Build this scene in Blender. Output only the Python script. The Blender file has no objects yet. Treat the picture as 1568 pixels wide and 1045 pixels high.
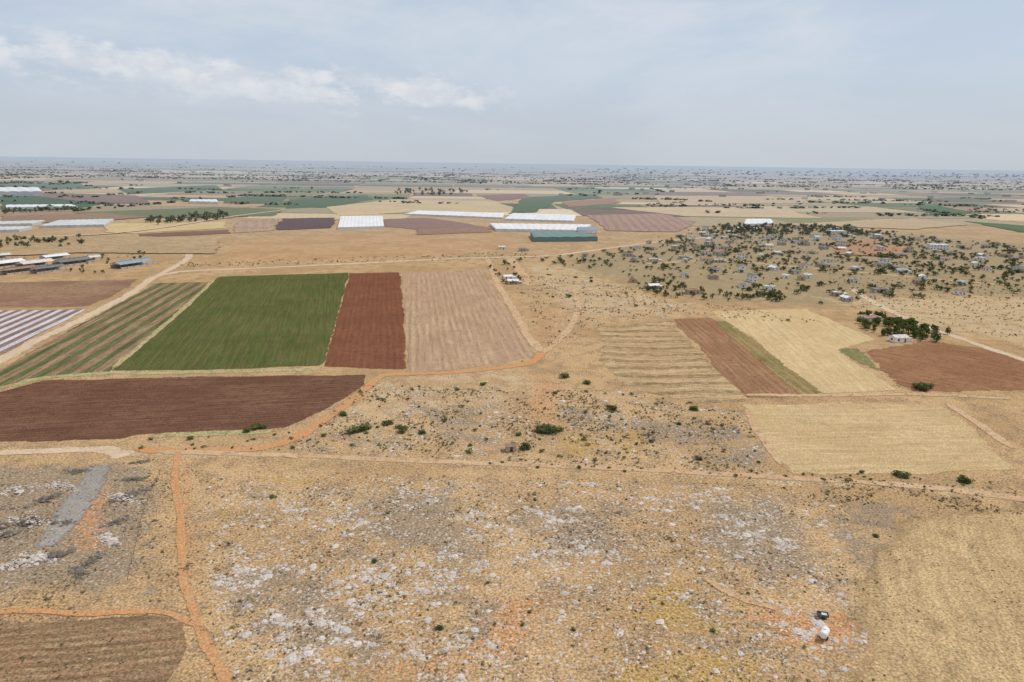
import bpy, math, random
import numpy as np
from mathutils import Vector, Matrix, noise as mnoise
random.seed(7); rng=np.random.default_rng(7)
scene=bpy.context.scene
# ---------------------------------------------------------------- camera
H=100.0; FPX=1045.0; PITCH=math.radians(14.65); ROLL=math.radians(0.8)
f=Vector((0,math.cos(PITCH),-math.sin(PITCH))); r0=Vector((1,0,0)); u0=Vector((0,math.sin(PITCH),math.cos(PITCH)))
R=r0*math.cos(ROLL)+u0*math.sin(ROLL); U=-r0*math.sin(ROLL)+u0*math.cos(ROLL)
cd=bpy.data.cameras.new('camera'); cam=bpy.data.objects.new('camera',cd); scene.collection.objects.link(cam)
M=Matrix((R,U,-f)).transposed().to_4x4(); M.translation=Vector((0,0,H)); cam.matrix_world=M
cd.sensor_width=36; cd.lens=24.0; cd.clip_start=0.5; cd.clip_end=300000; scene.camera=cam
def P(x,y):
    """survey reading -> metres on the flat ground plane (drone height 100 m)"""
    d=f+R*((x-784)/FPX)+U*((522.5-y)/FPX)
    t=H/max(-d.z,1e-4); return (d.x*t,d.y*t)
# ---------------------------------------------------------------- node helpers
class NT:
    def __init__(s,nt): s.nt=nt; s.n=nt.nodes; s.l=nt.links
    def new(s,t,**k):
        n=s.n.new(t)
        for a,b in k.items(): setattr(n,a,b)
        return n
    def put(s,sock,v):
        if hasattr(v,'is_output'): s.l.new(v,sock)
        elif isinstance(v,(tuple,list)) and len(v)==3 and sock.type=='RGBA': sock.default_value=(*v,1)
        else: sock.default_value=v
    def math(s,op,a,b=None,c=None,clamp=False):
        n=s.new('ShaderNodeMath',operation=op,use_clamp=clamp); s.put(n.inputs[0],a)
        if b is not None: s.put(n.inputs[1],b)
        if c is not None: s.put(n.inputs[2],c)
        return n.outputs[0]
    def noise(s,vec,scale,detail=5,rough=0.55,dist=0):
        n=s.new('ShaderNodeTexNoise'); s.put(n.inputs['Vector'],vec); n.inputs['Scale'].default_value=scale
        n.inputs['Detail'].default_value=detail; n.inputs['Roughness'].default_value=rough; n.inputs['Distortion'].default_value=dist
        return n.outputs['Fac']
    def step(s,v,a,b,to0=0.0,to1=1.0):
        n=s.new('ShaderNodeMapRange',interpolation_type='SMOOTHSTEP'); s.put(n.inputs[0],v)
        n.inputs[1].default_value=a; n.inputs[2].default_value=b; n.inputs[3].default_value=to0; n.inputs[4].default_value=to1
        return n.outputs[0]
    def mix(s,fac,a,b,bt='MIX'):
        n=s.new('ShaderNodeMix',data_type='RGBA',blend_type=bt); s.put(n.inputs[0],fac); s.put(n.inputs[6],a); s.put(n.inputs[7],b)
        return n.outputs[2]
    def offset(s,vec,o):
        n=s.new('ShaderNodeVectorMath',operation='ADD'); s.put(n.inputs[0],vec); n.inputs[1].default_value=o; return n.outputs[0]
    def dot(s,vec,o):
        n=s.new('ShaderNodeVectorMath',operation='DOT_PRODUCT'); s.put(n.inputs[0],vec); n.inputs[1].default_value=o; return n.outputs['Value']
    def attr(s,name,out='Fac'):
        n=s.new('ShaderNodeAttribute',attribute_name=name); return n.outputs[out]
def newmat(name):
    m=bpy.data.materials.new(name); m.use_nodes=True; t=NT(m.node_tree); t.n.clear()
    out=t.new('ShaderNodeOutputMaterial'); b=t.new('ShaderNodeBsdfPrincipled'); b.inputs['Roughness'].default_value=0.95
    b.inputs['Specular IOR Level'].default_value=0.1
    t.l.new(b.outputs[0],out.inputs[0]); return m,t,b,out
# aerial haze painted into the base colour, blue-grey growing along world y
def haze_tint(t,col,g,k=1.0):
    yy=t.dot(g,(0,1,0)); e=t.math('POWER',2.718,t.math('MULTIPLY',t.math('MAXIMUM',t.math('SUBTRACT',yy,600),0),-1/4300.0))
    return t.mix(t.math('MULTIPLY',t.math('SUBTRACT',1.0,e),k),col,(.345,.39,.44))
def mul(c,k): return tuple(x*k for x in c)
_seed=[0]
def ground_mat(name,ca,cb,cc,s1=.03,s2=.25,s3=1.6,rows=None,feather=True,specks=0.0,tufts=0.0,contrast=0.5,cap=2.0,attrcol=False,cracc=.75,fs=.12,soft=.06,masks=None):
    m=bpy.data.materials.new(name); m.use_nodes=True; t=NT(m.node_tree); t.n.clear()
    out=t.new('ShaderNodeOutputMaterial'); out.name='out'
    b=t.new('ShaderNodeBsdfDiffuse'); b.name='surf'; t.l.new(b.outputs[0],out.inputs[0])
    _seed[0]+=37.3
    g=t.new('ShaderNodeNewGeometry').outputs['Position']; p=t.offset(g,(_seed[0],_seed[0]*.7,0))
    n1=t.noise(p,s1,4,.6); n2=t.noise(p,s2,6,.7); n3=t.noise(p,s3,3,.7)
    if attrcol: col=t.attr('fcol','Color')
    else: col=t.mix(t.step(n1,.40,.60),ca,cb)
    col=t.mix(t.math('MULTIPLY',t.step(n2,.47,.62),cracc if not attrcol else .25),col,cc)
    if masks:
        N=t.noise(t.offset(p,(500,0,0)),.09,7,.72); N2=t.noise(t.offset(p,(0,800,0)),.4,5,.75)
        a1=t.math('MULTIPLY',t.math('SUBTRACT',N,.5),2.4); a2=t.math('MULTIPLY',t.math('SUBTRACT',.5,N),2.4); a3=t.math('MULTIPLY',t.math('SUBTRACT',N2,.5),2.0)
        for nm,c_,sg,k in masks:
            ad={'a':a1,'b':a2,'c':a3}[sg]
            col=t.mix(t.math('MULTIPLY',t.step(t.math('ADD',t.attr(nm),ad),.38,.78),k),col,c_)
        col=t.mix(t.math('MULTIPLY',t.math('MULTIPLY',t.step(N2,.54,.63),t.attr('rocky')),.55),col,(.50,.26,.12))
    if rows:
        (ax,ay),(bx,by)=rows['dir']; a=P(ax,ay); c=P(bx,by); th=math.atan2(c[1]-a[1],c[0]-a[0])
        s=t.dot(g,(-math.sin(th),math.cos(th),0))
        s=t.math('ADD',s,t.math('MULTIPLY',t.math('SUBTRACT',n1,.5),rows.get('wob',1.0)))
        w=t.math('SINE',t.math('MULTIPLY',s,2*math.pi/rows['period']))
        w=t.step(w,rows.get('lo',-.6),rows.get('hi',.6))
        al=t.dot(g,(math.cos(th),math.sin(th),0))
        cmb=t.new('ShaderNodeCombineXYZ'); t.put(cmb.inputs[0],t.math('MULTIPLY',al,.06)); t.put(cmb.inputs[1],t.math('MULTIPLY',s,1.0))
        st=t.noise(cmb.outputs[0],rows.get('ss',.45),4,.8)
        w=t.math('MULTIPLY',w,t.step(n2,.35,.6,rows.get('gap',.4),1.0))
        col=t.mix(t.math('MULTIPLY',w,rows.get('k',.6)),col,rows['col'])
        col=t.mix(1.0,col,t.step(st,.3,.7,1-rows.get('sk',.22),1+rows.get('sk',.22)),'MULTIPLY')
    if specks>0:
        nn=t.noise(t.offset(p,(9,13,0)),.75,5,.75)
        zz=t.step(n1,.44,.6,.15,1) if not masks else t.math('ADD',t.math('MULTIPLY',t.attr('rocky'),t.step(N,.42,.6,.3,1)),.12)
        m1=t.math('MULTIPLY',t.step(nn,.545,.60),zz)
        col=t.mix(t.math('MULTIPLY',m1,specks),col,(.60,.51,.43))
    if tufts>0:
        q=t.noise(t.offset(p,(31,77,0)),.9,5,.75)
        col=t.mix(t.math('MULTIPLY',t.math('MULTIPLY',t.step(q,.525,.60),t.step(n2,.4,.58,.3,1)),tufts),col,(.115,.09,.05))
    col=t.mix(1.0,col,t.step(n3,.3,.7,1-contrast*.8,1+contrast*.8),'MULTIPLY')
    col=haze_tint(t,col,g)
    t.put(b.inputs['Color'],col)
    if feather:
        m['cap']=cap
        mo=m.copy(); mo.name=name+'_inner'; mats_inner[m.name]=mo
        e=t.math('MINIMUM',t.attr('edge'),cap)
        nn=t.math('MULTIPLY',t.math('SUBTRACT',t.noise(p,fs,6,.75),.5),2.0)
        a=t.step(t.math('ADD',e,nn),.47-soft,.47+soft)
        tr=t.new('ShaderNodeBsdfTransparent'); mx=t.new('ShaderNodeMixShader'); t.put(mx.inputs[0],a)
        t.l.new(tr.outputs[0],mx.inputs[1]); t.l.new(b.outputs[0],mx.inputs[2]); t.l.new(mx.outputs[0],out.inputs[0])
    return m
mats_inner={}
def flat(name,c,rough=.85,var=.25,scale=.6,spec=.2,metal=0):
    m,t,b,out=newmat(name); b.inputs['Roughness'].default_value=rough; b.inputs['Specular IOR Level'].default_value=spec; b.inputs['Metallic'].default_value=metal
    g=t.new('ShaderNodeNewGeometry').outputs['Position']
    t.put(b.inputs['Base Color'],haze_tint(t,t.mix(1.0,c,t.step(t.noise(g,scale,5,.65),.3,.7,1-var,1+var),'MULTIPLY'),g)); return m
# ---------------------------------------------------------------- mesh helpers
def mk(name,V,F,mats,midx=None,tint=None,edge=None,fcol=None,parent=None,smooth=False):
    me=bpy.data.meshes.new(name)
    if isinstance(F,np.ndarray):
        V=np.asarray(V,np.float32); k=F.shape[1]
        me.vertices.add(len(V)); me.vertices.foreach_set('co',V.ravel())
        me.loops.add(F.size); me.loops.foreach_set('vertex_index',F.astype(np.int32).ravel())
        me.polygons.add(len(F)); me.polygons.foreach_set('loop_start',np.arange(0,F.size,k,dtype=np.int32))
        me.update(calc_edges=True)
    else: me.from_pydata([tuple(map(float,v)) for v in V],[],[tuple(map(int,x)) for x in F])
    for m in mats: me.materials.append(m)
    if midx is not None: me.polygons.foreach_set('material_index',np.asarray(midx,dtype=np.int32))
    if tint is not None: me.attributes.new('tint','FLOAT','FACE').data.foreach_set('value',np.asarray(tint,dtype=np.float32))
    if edge is not None:
        if not isinstance(edge,dict): edge={'edge':edge}
        for k_,v_ in edge.items(): me.attributes.new(k_,'FLOAT','POINT').data.foreach_set('value',np.asarray(v_,dtype=np.float32))
    if fcol is not None:
        c=np.ones((len(fcol),4),dtype=np.float32); c[:,:3]=fcol
        me.attributes.new('fcol','FLOAT_COLOR','FACE').data.foreach_set('color',c.ravel())
    me.polygons.foreach_set('use_smooth',[bool(smooth)]*len(me.polygons))
    me.update(); o=bpy.data.objects.new(name,me); scene.collection.objects.link(o)
    if parent: o.parent=parent
    return o
Z=[0.01]
def nz(d=.004): Z[0]+=d; return Z[0]
def sdf(poly,X,Y):
    ins=np.zeros(X.shape,bool); md=np.full(X.shape,1e18)
    n=len(poly)
    for i in range(n):
        ax,ay=poly[i]; bx,by=poly[(i+1)%n]
        dx,dy=bx-ax,by-ay; L=dx*dx+dy*dy+1e-9
        t=np.clip(((X-ax)*dx+(Y-ay)*dy)/L,0,1); md=np.minimum(md,(X-ax-t*dx)**2+(Y-ay-t*dy)**2)
        c=((ay>Y)!=(by>Y)); 
        with np.errstate(divide='ignore',invalid='ignore'): xi=(bx-ax)*(Y-ay)/(by-ay if by!=ay else 1e-9)+ax
        ins^=c&(X<xi)
    return np.where(ins,1,-1)*np.sqrt(md)
def sheet(name,px,mat,feather=2.0,jit=.8,z=None):
    poly=np.array([P(*p) for p in px]); z=z if z is not None else nz()
    x0,y0=poly.min(0)-feather*1.5; x1,y1=poly.max(0)+feather*1.5; L=max(x1-x0,y1-y0)
    c=max(feather*.45,L/130); nx=int((x1-x0)/c)+2; ny=int((y1-y0)/c)+2
    X,Y=np.meshgrid(np.linspace(x0,x1,nx),np.linspace(y0,y1,ny)); s=z*700
    fq=.5/max(feather,1)
    j=jit*(np.sin(X*.07*fq*4+s)*np.sin(Y*.09*fq*4+s*2)+.6*np.sin(X*.8*fq+Y*.5*fq+s)+.4*np.sin(Y*1.3*fq-X*.7*fq+s))
    sd=sdf(poly,X,Y)+j; e=np.clip(sd/feather+.5,-.3,1.9)
    idx=np.arange(nx*ny).reshape(ny,nx)
    F=np.stack([idx[:-1,:-1],idx[:-1,1:],idx[1:,1:],idx[1:,:-1]],-1).reshape(-1,4)
    ev=e.ravel()[F]; keep=ev.max(1)>-.28; F=F[keep]; inner=(ev.min(1)[keep]>1.3)&(mat['cap']>1.5)
    used=np.unique(F); re=np.zeros(nx*ny,int); re[used]=np.arange(len(used))
    V=np.stack([X.ravel(),Y.ravel(),np.full(nx*ny,z)],1)[used]
    return mk(name,V,re[F],[mat,mats_inner[mat.name]],midx=inner.astype(int),edge=e.ravel()[used])
def spline(pts,step=3.0):
    pts=[Vector((*p,0)) for p in pts]; pts=[pts[0]*2-pts[1]]+pts+[pts[-1]*2-pts[-2]]; out=[]
    for i in range(1,len(pts)-2):
        a,b,c,d=pts[i-1:i+3]; n=max(2,int((c-b).length/step))
        for k in range(n):
            t=k/n; out.append(.5*((2*b)+(c-a)*t+(2*a-5*b+4*c-d)*t*t+(3*b-a-3*c+d)*t**3))
    out.append(pts[-2]); return out
def road(name,px,width,mat,jit=.35,step=3.0,z=None,wig=.8):
    z=z or nz(); c=spline([P(*p) for p in px],step); V=[];E=[];F=[]; N=len(c)
    for i,v in enumerate(c):
        d=(c[min(i+1,N-1)]-c[max(i-1,0)]).normalized(); q=Vector((-d.y,d.x,0))
        v=v+q*mnoise.noise(v*.05+Vector((5,z*300,0)))*wig; w=width*.5*(1+jit*mnoise.noise(v*.12))
        en=min(1,min(i,N-1-i)/4)
        for s,e in ((-1.9,-.25),(-.5,1.1),(.5,1.1),(1.9,-.25)): V.append((*(v+q*w*s)[:2],z)); E.append(min(e,e*en+(en-1)*.2))
    for i in range(N-1):
        for k in range(3): a=i*4+k; F.append((a,a+1,a+5,a+4))
    return mk(name,V,np.array(F),[mat],edge=E)
# ---------------------------------------------------------------- ground: one sheet to the horizon, soil zones as soft masks
def axis(inner,step,grow,lim):
    a=[0.0]; s=step
    while a[-1]<lim:
        if a[-1]>inner: s*=grow
        a.append(a[-1]+s)
    return a
ax_=axis(130,2.5,1.035,70000); xs=np.array([-v for v in ax_[:0:-1]]+ax_)
ay_=np.array([-70000,-8000,-1000,-100,0,50]+[85+v for v in axis(160,2.0,1.022,70000)])
GX,GY=np.meshgrid(xs,ay_)
zones={k:np.zeros(GX.shape) for k in ('rocky','grey','orange','mustard','pale','village')}
def zone(k,px,feather,amt=1.0):
    s=sdf(np.array([P(*p) for p in px]),GX,GY); zones[k]=np.maximum(zones[k],np.clip(s/feather+.5,0,1)*amt)
zone('rocky',[(320,730),(560,722),(800,725),(1050,730),(1235,755),(1290,860),(1320,960),(1240,1000),(1230,1075),(380,1075),(320,900)],12)
zone('rocky',[(560,585),(800,570),(960,610),(1120,640),(1190,725),(900,715),(640,700),(460,680),(520,620)],25,.8)
zone('rocky',[(800,400),(900,430),(1100,480),(900,500),(840,540),(790,500)],30,.6)
zone('rocky',[(-50,712),(240,712),(240,790),(200,900),(-50,930)],8,.7)
zone('grey',[(-50,712),(235,712),(240,790),(200,900),(-50,910)],10,.9)
for q,a in [([(540,745),(700,750),(760,850),(700,880),(600,840),(520,800)],.9),([(1050,760),(1200,770),(1260,840),(1240,900),(1120,880),(1060,810)],.95),([(330,870),(460,840),(560,930),(600,1010),(430,1010),(340,950)],.8),([(800,760),(960,770),(980,860),(860,880),(790,820)],.8),([(620,900),(760,880),(820,960),(700,1020)],.7),([(850,610),(960,640),(1080,640),(1100,690),(960,680),(870,650)],.75),([(620,610),(740,620),(780,690),(640,680)],.65),([(950,860),(1100,860),(1200,960),(1180,1040),(980,1000)],.5),([(1060,640),(1150,640),(1200,725),(1080,720)],.7),([(1250,765),(1440,765),(1400,800),(1340,880),(1300,960),(1270,860)],.75),([(380,1000),(700,1000),(700,1075),(380,1075)],.6),([(-50,705),(250,705),(300,930),(-50,935)],.5),([(440,665),(600,640),(640,700),(480,700)],.5),([(330,735),(1240,760),(1300,1060),(380,1060)],.36)]: zone('grey',q,18,a)
zone('orange',[(1130,900),(1220,930),(1300,960),(1290,1010),(1200,1000),(1140,950)],9,.7)
zone('orange',[(1215,935),(1310,940),(1310,990),(1225,990)],5,1)
zone('orange',[(760,915),(840,900),(830,960),(800,1020),(730,1010),(745,950)],10,.75)
zone('orange',[(520,1000),(760,960),(760,1050),(560,1060)],10,.5)
zone('orange',[(800,560),(880,590),(860,660),(790,650)],16,.6)
zone('orange',[(790,470),(880,465),(900,520),(840,540),(790,530)],30,.5)
zone('orange',[(110,740),(175,740),(160,850),(100,850)],6,.65)
zone('orange',[(360,365),(760,350),(840,385),(560,402),(300,408)],45,.5)
zone('orange',[(255,705),(300,705),(330,960),(360,1075),(300,1075),(260,900)],5,.5)
zone('mustard',[(950,870),(1090,880),(1140,930),(1120,990),(960,960)],14,.65)
zone('mustard',[(900,985),(1190,980),(1180,1070),(930,1070)],10,.7)
zone('mustard',[(320,760),(390,760),(390,810),(310,810)],14,.6)
zone('mustard',[(830,665),(990,650),(1000,695),(850,705)],14,.6)
zone('mustard',[(380,720),(520,725),(520,760),(400,760)],14,.45)
zone('pale',[(890,410),(1000,450),(1250,500),(1100,475),(900,490),(820,450),(790,400)],30,.6)
zone('pale',[(1230,455),(1650,450),(1650,540),(1450,510),(1300,470)],35,.7)
zone('pale',[(560,575),(800,560),(860,600),(640,640),(500,660),(460,690),(430,690)],14,.5)
zone('pale',[(-50,690),(230,700),(900,722),(1568,770),(1568,750),(900,708),(230,690),(-50,680)],5,.6)
zone('village',[(850,396),(1000,370),(1090,350),(1300,350),(1750,390),(1750,460),(1400,455),(1270,477),(1080,460),(985,448),(870,415)],60,.8)
m_ground=ground_mat('dry_grass_ground',(.485,.32,.165),(.405,.26,.13),(.315,.21,.12),s1=.02,s2=.11,feather=False,specks=.85,tufts=.7,contrast=.6,
  masks=[('village',(.29,.235,.14),'a',.75),('pale',(.53,.40,.245),'b',.7),('grey',(.26,.20,.14),'a',.8),('mustard',(.42,.265,.08),'b',.7),('orange',(.49,.245,.11),'c',.9)])
idx=np.arange(GX.size).reshape(GX.shape)
F=np.stack([idx[:-1,:-1],idx[:-1,1:],idx[1:,1:],idx[1:,:-1]],-1).reshape(-1,4)
mk('ground',np.stack([GX.ravel(),GY.ravel(),np.zeros(GX.size)],1),F,[m_ground],edge={k:v.ravel() for k,v in zones.items()})
pal=[((.47,.335,.185),26),((.53,.40,.235),20),((.41,.27,.15),14),((.27,.165,.10),8),((.19,.115,.08),6),((.08,.115,.04),10),((.19,.19,.085),12),((.33,.26,.15),12),((.62,.5,.34),5)]
pc=[p[0] for p in pal]; pw=np.array([p[1] for p in pal],float); pw/=pw.sum()
pl_=np.array([18,12,10,9,7,26,18,10,5],float); pl_/=pl_.sum()
V=[];F=[];C=[]
def split(x0,y0,x1,y1,th):
    w=x1-x0;h=y1-y0; cy=(y0+y1)/2; mx=100+cy*.04
    if (w>mx*2.6 or h>mx*1.5) :
        k=random.uniform(.35,.65)
        if w>h*1.8: split(x0,y0,x0+w*k,y1,th);split(x0+w*k,y0,x1,y1,th)
        else: split(x0,y0,x1,y0+h*k,th);split(x0,y0+h*k,x1,y1,th)
        return
    if random.random()<.12: return
    g=random.uniform(2,8); c=pc[rng.choice(len(pc),p=pl_ if x1<cy*.15 else pw)]; j=lambda:random.uniform(-8,8)
    q=[(x0+g+j(),y0+g+j()),(x1-g+j(),y0+g+j()),(x1-g+j(),y1-g+j()),(x0+g+j(),y1-g+j())]
    cs,sn=math.cos(th),math.sin(th); n=len(V)
    for a,b_ in q: V.append((a*cs-b_*sn,a*sn+b_*cs,.35))
    if min(v[1] for v in V[-4:])<1130: del V[-4:]; return
    F.append((n,n+1,n+2,n+3)); kk=random.uniform(.85,1.15); C.append([x*kk for x in c])
split(-11000,900,11000,16000,math.radians(5))
m_patch=ground_mat('distant_field_soil',(0,0,0),(0,0,0),(.36,.27,.16),s1=.005,s2=.02,s3=.12,feather=False,attrcol=True,contrast=.25)
mk('distant_fields',V,np.array(F),[m_patch],fcol=C)
# ---- near fields
m_gold=ground_mat('golden_grass_field',(.485,.34,.175),(.43,.295,.15),(.36,.245,.13),s1=.03,s2=.12,tufts=.5,rows=dict(dir=((1420,1040),(1350,800)),period=6,col=(.52,.38,.205),k=.2,wob=12,gap=0,sk=.16),fs=.06,soft=.15)
sheet('golden_field',[(1400,800),(1560,775),(1700,800),(1750,1080),(1335,1080),(1310,1000),(1350,880)],m_gold,feather=16,jit=4)
m_dark=ground_mat('dark_ploughed_soil',(.15,.075,.046),(.18,.094,.057),(.12,.063,.042),s1=.03,rows=dict(dir=((0,625),(520,600)),period=2.6,col=(.095,.05,.035),k=.4,wob=1.2))
sheet('dark_ploughed_field',[(-120,612),(0,600),(70,583),(330,577),(560,574),(556,592),(500,625),(440,656),(320,661),(210,664),(185,672),(0,677),(-120,682)],m_dark,feather=2.5,jit=.6)
m_strip=ground_mat('vegetable_rows',(.29,.19,.115),(.25,.165,.10),(.20,.145,.075),rows=dict(dir=((40,588),(300,436)),period=9.5,col=(.085,.11,.04),k=.9,wob=1.5,lo=-.3,hi=.4,gap=.7,sk=.4))
sheet('vegetable_strip_field',[(240,434),(322,432),(166,571),(60,577),(0,592),(-100,620),(-60,590),(0,566),(130,494)],m_strip,feather=1.8,jit=.4)
m_green=ground_mat('green_crop',(.088,.102,.032),(.108,.115,.038),(.13,.11,.05),s1=.02,s2=.1,contrast=.65,rows=dict(dir=((400,560),(450,424)),period=2.2,col=(.068,.07,.028),k=.3,wob=1.2,sk=.2,gap=0))
sheet('green_crop_field',[(336,424),(534,418),(515,490),(494,560),(330,566),(170,568)],m_green,feather=2,jit=.5)
m_red=ground_mat('red_ploughed_soil',(.215,.09,.05),(.185,.078,.044),(.15,.066,.04),rows=dict(dir=((560,560),(572,420)),period=3.4,col=(.14,.06,.038),k=.45,wob=1.2,sk=.12))
sheet('red_ploughed_field',[(536,419),(612,417),(618,480),(622,566),(560,564),(496,562),(516,490)],m_red,feather=2.2,jit=.6)
m_tan=ground_mat('stubble_rows',(.44,.30,.19),(.40,.265,.165),(.35,.235,.145),rows=dict(dir=((718,560),(680,416)),period=4.2,col=(.31,.20,.13),k=.55,wob=1.6,sk=.18))
sheet('stubble_field',[(615,418),(738,414),(775,470),(818,545),(770,556),(700,566),(626,570)],m_tan,feather=2.5,jit=.8)
m_white=ground_mat('plastic_mulch_rows',(.22,.15,.12),(.26,.17,.13),(.18,.12,.1),rows=dict(dir=((0,540),(125,480)),period=7.5,col=(.55,.53,.55),k=.9,wob=.7,lo=-.1,hi=.3,gap=.8,sk=.25))
sheet('plastic_mulch_field',[(-200,482),(0,476),(132,474),(60,512),(0,545),(-200,640)],m_white,feather=1.5,jit=.4)
m_br2=ground_mat('brown_soil',(.24,.14,.09),(.31,.195,.12),(.19,.11,.075),s1=.02,rows=dict(dir=((0,450),(200,440)),period=5,col=(.22,.13,.09),k=.3,wob=2))
sheet('brown_field',[(-200,434),(60,432),(212,428),(180,448),(135,470),(0,472),(-200,476)],m_br2,feather=5,jit=2)
m_st2=ground_mat('mown_stubble',(.47,.33,.18),(.43,.29,.155),(.37,.25,.135),rows=dict(dir=((920,545),(1080,545)),period=13,col=(.24,.17,.095),k=.9,wob=16,gap=.2,sk=.35,lo=-.2,hi=.8),tufts=.5)
sheet('mown_field',[(905,500),(1028,492),(1140,610),(1070,612),(960,590),(930,550)],m_st2,feather=8,jit=3)
m_rs=ground_mat('red_brown_strip',(.28,.15,.08),(.32,.18,.10),(.22,.125,.07),rows=dict(dir=((1195,607),(1060,490)),period=3.2,col=(.22,.115,.065),k=.4,wob=1.5))
sheet('brown_strip_field',[(1030,489),(1088,487),(1180,550),(1250,604),(1195,609),(1142,611)],m_rs,feather=3,jit=.8)
m_ol=ground_mat('weedy_strip',(.20,.18,.075),(.29,.21,.095),(.15,.15,.055),rows=dict(dir=((1195,607),(1060,490)),period=5,col=(.33,.2,.1),k=.5,wob=1.5),cap=.7)
sheet('weedy_strip_field',[(1095,492),(1112,492),(1190,550),(1262,603),(1228,606),(1160,552)],m_ol,feather=6,jit=1)
m_y1=ground_mat('straw_field',(.56,.415,.225),(.52,.375,.195),(.46,.325,.165),s1=.03,contrast=.35,rows=dict(dir=((1300,600),(1170,480)),period=4,col=(.48,.34,.18),k=.35,wob=1.5,sk=.12))
sheet('straw_field',[(1092,477),(1236,473),(1300,503),(1340,520),(1280,536),(1372,597),(1262,603),(1190,548)],m_y1,feather=4,jit=1)
m_y2=ground_mat('straw_field_pale',(.53,.385,.205),(.48,.34,.175),(.42,.295,.15),s1=.03,contrast=.4,rows=dict(dir=((1150,660),(1520,655)),period=5,col=(.45,.315,.165),k=.35,wob=1.5,sk=.14))
sheet('straw_field',[(1142,621),(1300,617),(1445,621),(1500,665),(1562,722),(1400,726),(1212,724),(1175,675)],m_y2,feather=5,jit=1.5)
m_rb=ground_mat('red_brown_soil',(.26,.13,.07),(.30,.16,.085),(.21,.11,.06),rows=dict(dir=((1340,545),(1568,590)),period=4,col=(.2,.1,.055),k=.3,wob=2))
sheet('brown_field',[(1315,536),(1425,524),(1500,535),(1620,566),(1640,604),(1500,600),(1405,597),(1350,562)],m_rb,feather=8,jit=3)
m_gr2=ground_mat('weeds',(.15,.16,.06),(.19,.18,.08),(.28,.23,.12),cap=.7)
sheet('weedy_edge',[(1285,537),(1310,535),(1360,572),(1400,600),(1375,594),(1320,560)],m_gr2,feather=8,jit=2)
m_bl=ground_mat('brown_row_soil',(.30,.18,.10),(.26,.16,.09),(.38,.26,.14),rows=dict(dir=((0,985),(240,965)),period=2.4,col=(.15,.10,.06),k=.6,wob=2.2,gap=.1,sk=.3),tufts=.5)
sheet('ploughed_field',[(-100,952),(0,948),(262,952),(283,985),(250,1040),(225,1080),(-100,1080)],m_bl,feather=3,jit=1)
m_gs=ground_mat('grey_gravel',(.28,.255,.225),(.32,.29,.25),(.27,.225,.175),s1=.1,contrast=.35,cap=.85,fs=.25,soft=.12)
sheet('gravel_strip',[(140,715),(172,712),(160,740),(120,800),(85,835),(60,838),(80,800),(118,750)],m_gs,feather=4,jit=1)
m_verge=ground_mat('verge_grass',(.40,.34,.17),(.46,.37,.2),(.22,.22,.1),s2=.3,tufts=.6)
road('grass_verge',[(0,600),(60,580),(170,572),(330,570),(500,566)],4,m_verge)
road('grass_verge',[(210,669),(330,664),(440,660)],4,m_verge)
road('grass_verge',[(166,570),(260,492),(330,428)],2.5,m_verge)
# ---- roads
m_dirt=ground_mat('pale_dirt',(.59,.45,.32),(.55,.41,.28),(.48,.34,.22),contrast=.25)
m_odirt=ground_mat('orange_dirt',(.52,.25,.11),(.50,.265,.125),(.46,.28,.15),contrast=.35,fs=.3,soft=.15)
m_faint=ground_mat('track_dirt',(.55,.38,.23),(.52,.335,.19),(.45,.30,.175),contrast=.3,cap=.7,fs=.3,soft=.2)
road('dirt_road',[(-120,610),(0,553),(60,520),(130,487),(200,450),(235,426),(262,419),(300,415),(480,407),(620,400),(700,396),(780,394),(850,392)],6,m_dirt)
road('dirt_road',[(235,426),(262,412),(280,402),(290,390),(270,380)],6,m_dirt)
road('dirt_road',[(-60,697),(0,694),(80,691),(160,688),(220,688)],4.0,m_dirt)
sheet('dirt_junction',[(130,694),(155,686),(200,685),(235,694),(200,704),(165,706)],m_dirt,feather=6,jit=1.5)
road('dirt_track',[(180,690),(300,690),(400,686),(450,672),(480,655),(540,612),(580,580),(600,574),(700,570),(780,562),(820,552),(836,530)],4.2,m_odirt)
road('dirt_track',[(210,691),(420,697),(640,706),(900,716),(1200,732),(1400,744),(1568,765),(1700,780)],3.0,m_faint)
road('dirt_track',[(836,545),(812,520),(800,498),(780,465),(760,430),(745,392)],5,m_faint)
road('dirt_track',[(828,545),(870,505),(885,470),(878,440)],4,m_faint)
road('dirt_track',[(273,688),(270,745),(278,800),(280,860),(284,905),(300,952),(325,1000),(362,1060),(410,1130)],1.9,m_odirt,step=1.5)
road('dirt_track',[(-60,938),(40,937),(120,940),(200,937),(260,941),(312,968)],1.6,m_odirt,step=1.5)
road('dirt_track',[(780,395),(800,420),(812,440)],9,m_faint)
road('dirt_road',[(1700,590),(1568,552),(1480,522),(1400,494),(1340,465),(1300,440)],5,m_dirt)
road('dirt_track',[(1120,605),(1260,606),(1400,604),(1568,612)],3,m_faint)
road('dirt_track',[(1140,620),(1165,670),(1210,728)],2.5,m_faint)
road('dirt_track',[(1440,612),(1500,650),(1568,700)],3,m_faint)
road('dirt_track',[(1040,860),(1120,910),(1190,935),(1225,960)],1.8,m_faint)
road('dirt_road',[(850,392),(900,385),(1000,372),(1100,362)],6,m_dirt)
road('dirt_road',[(980,405),(1100,400),(1250,412),(1400,425),(1568,440)],6,m_faint)
road('dirt_road',[(760,372),(700,365),(560,372),(420,380)],6,m_faint)
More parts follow.
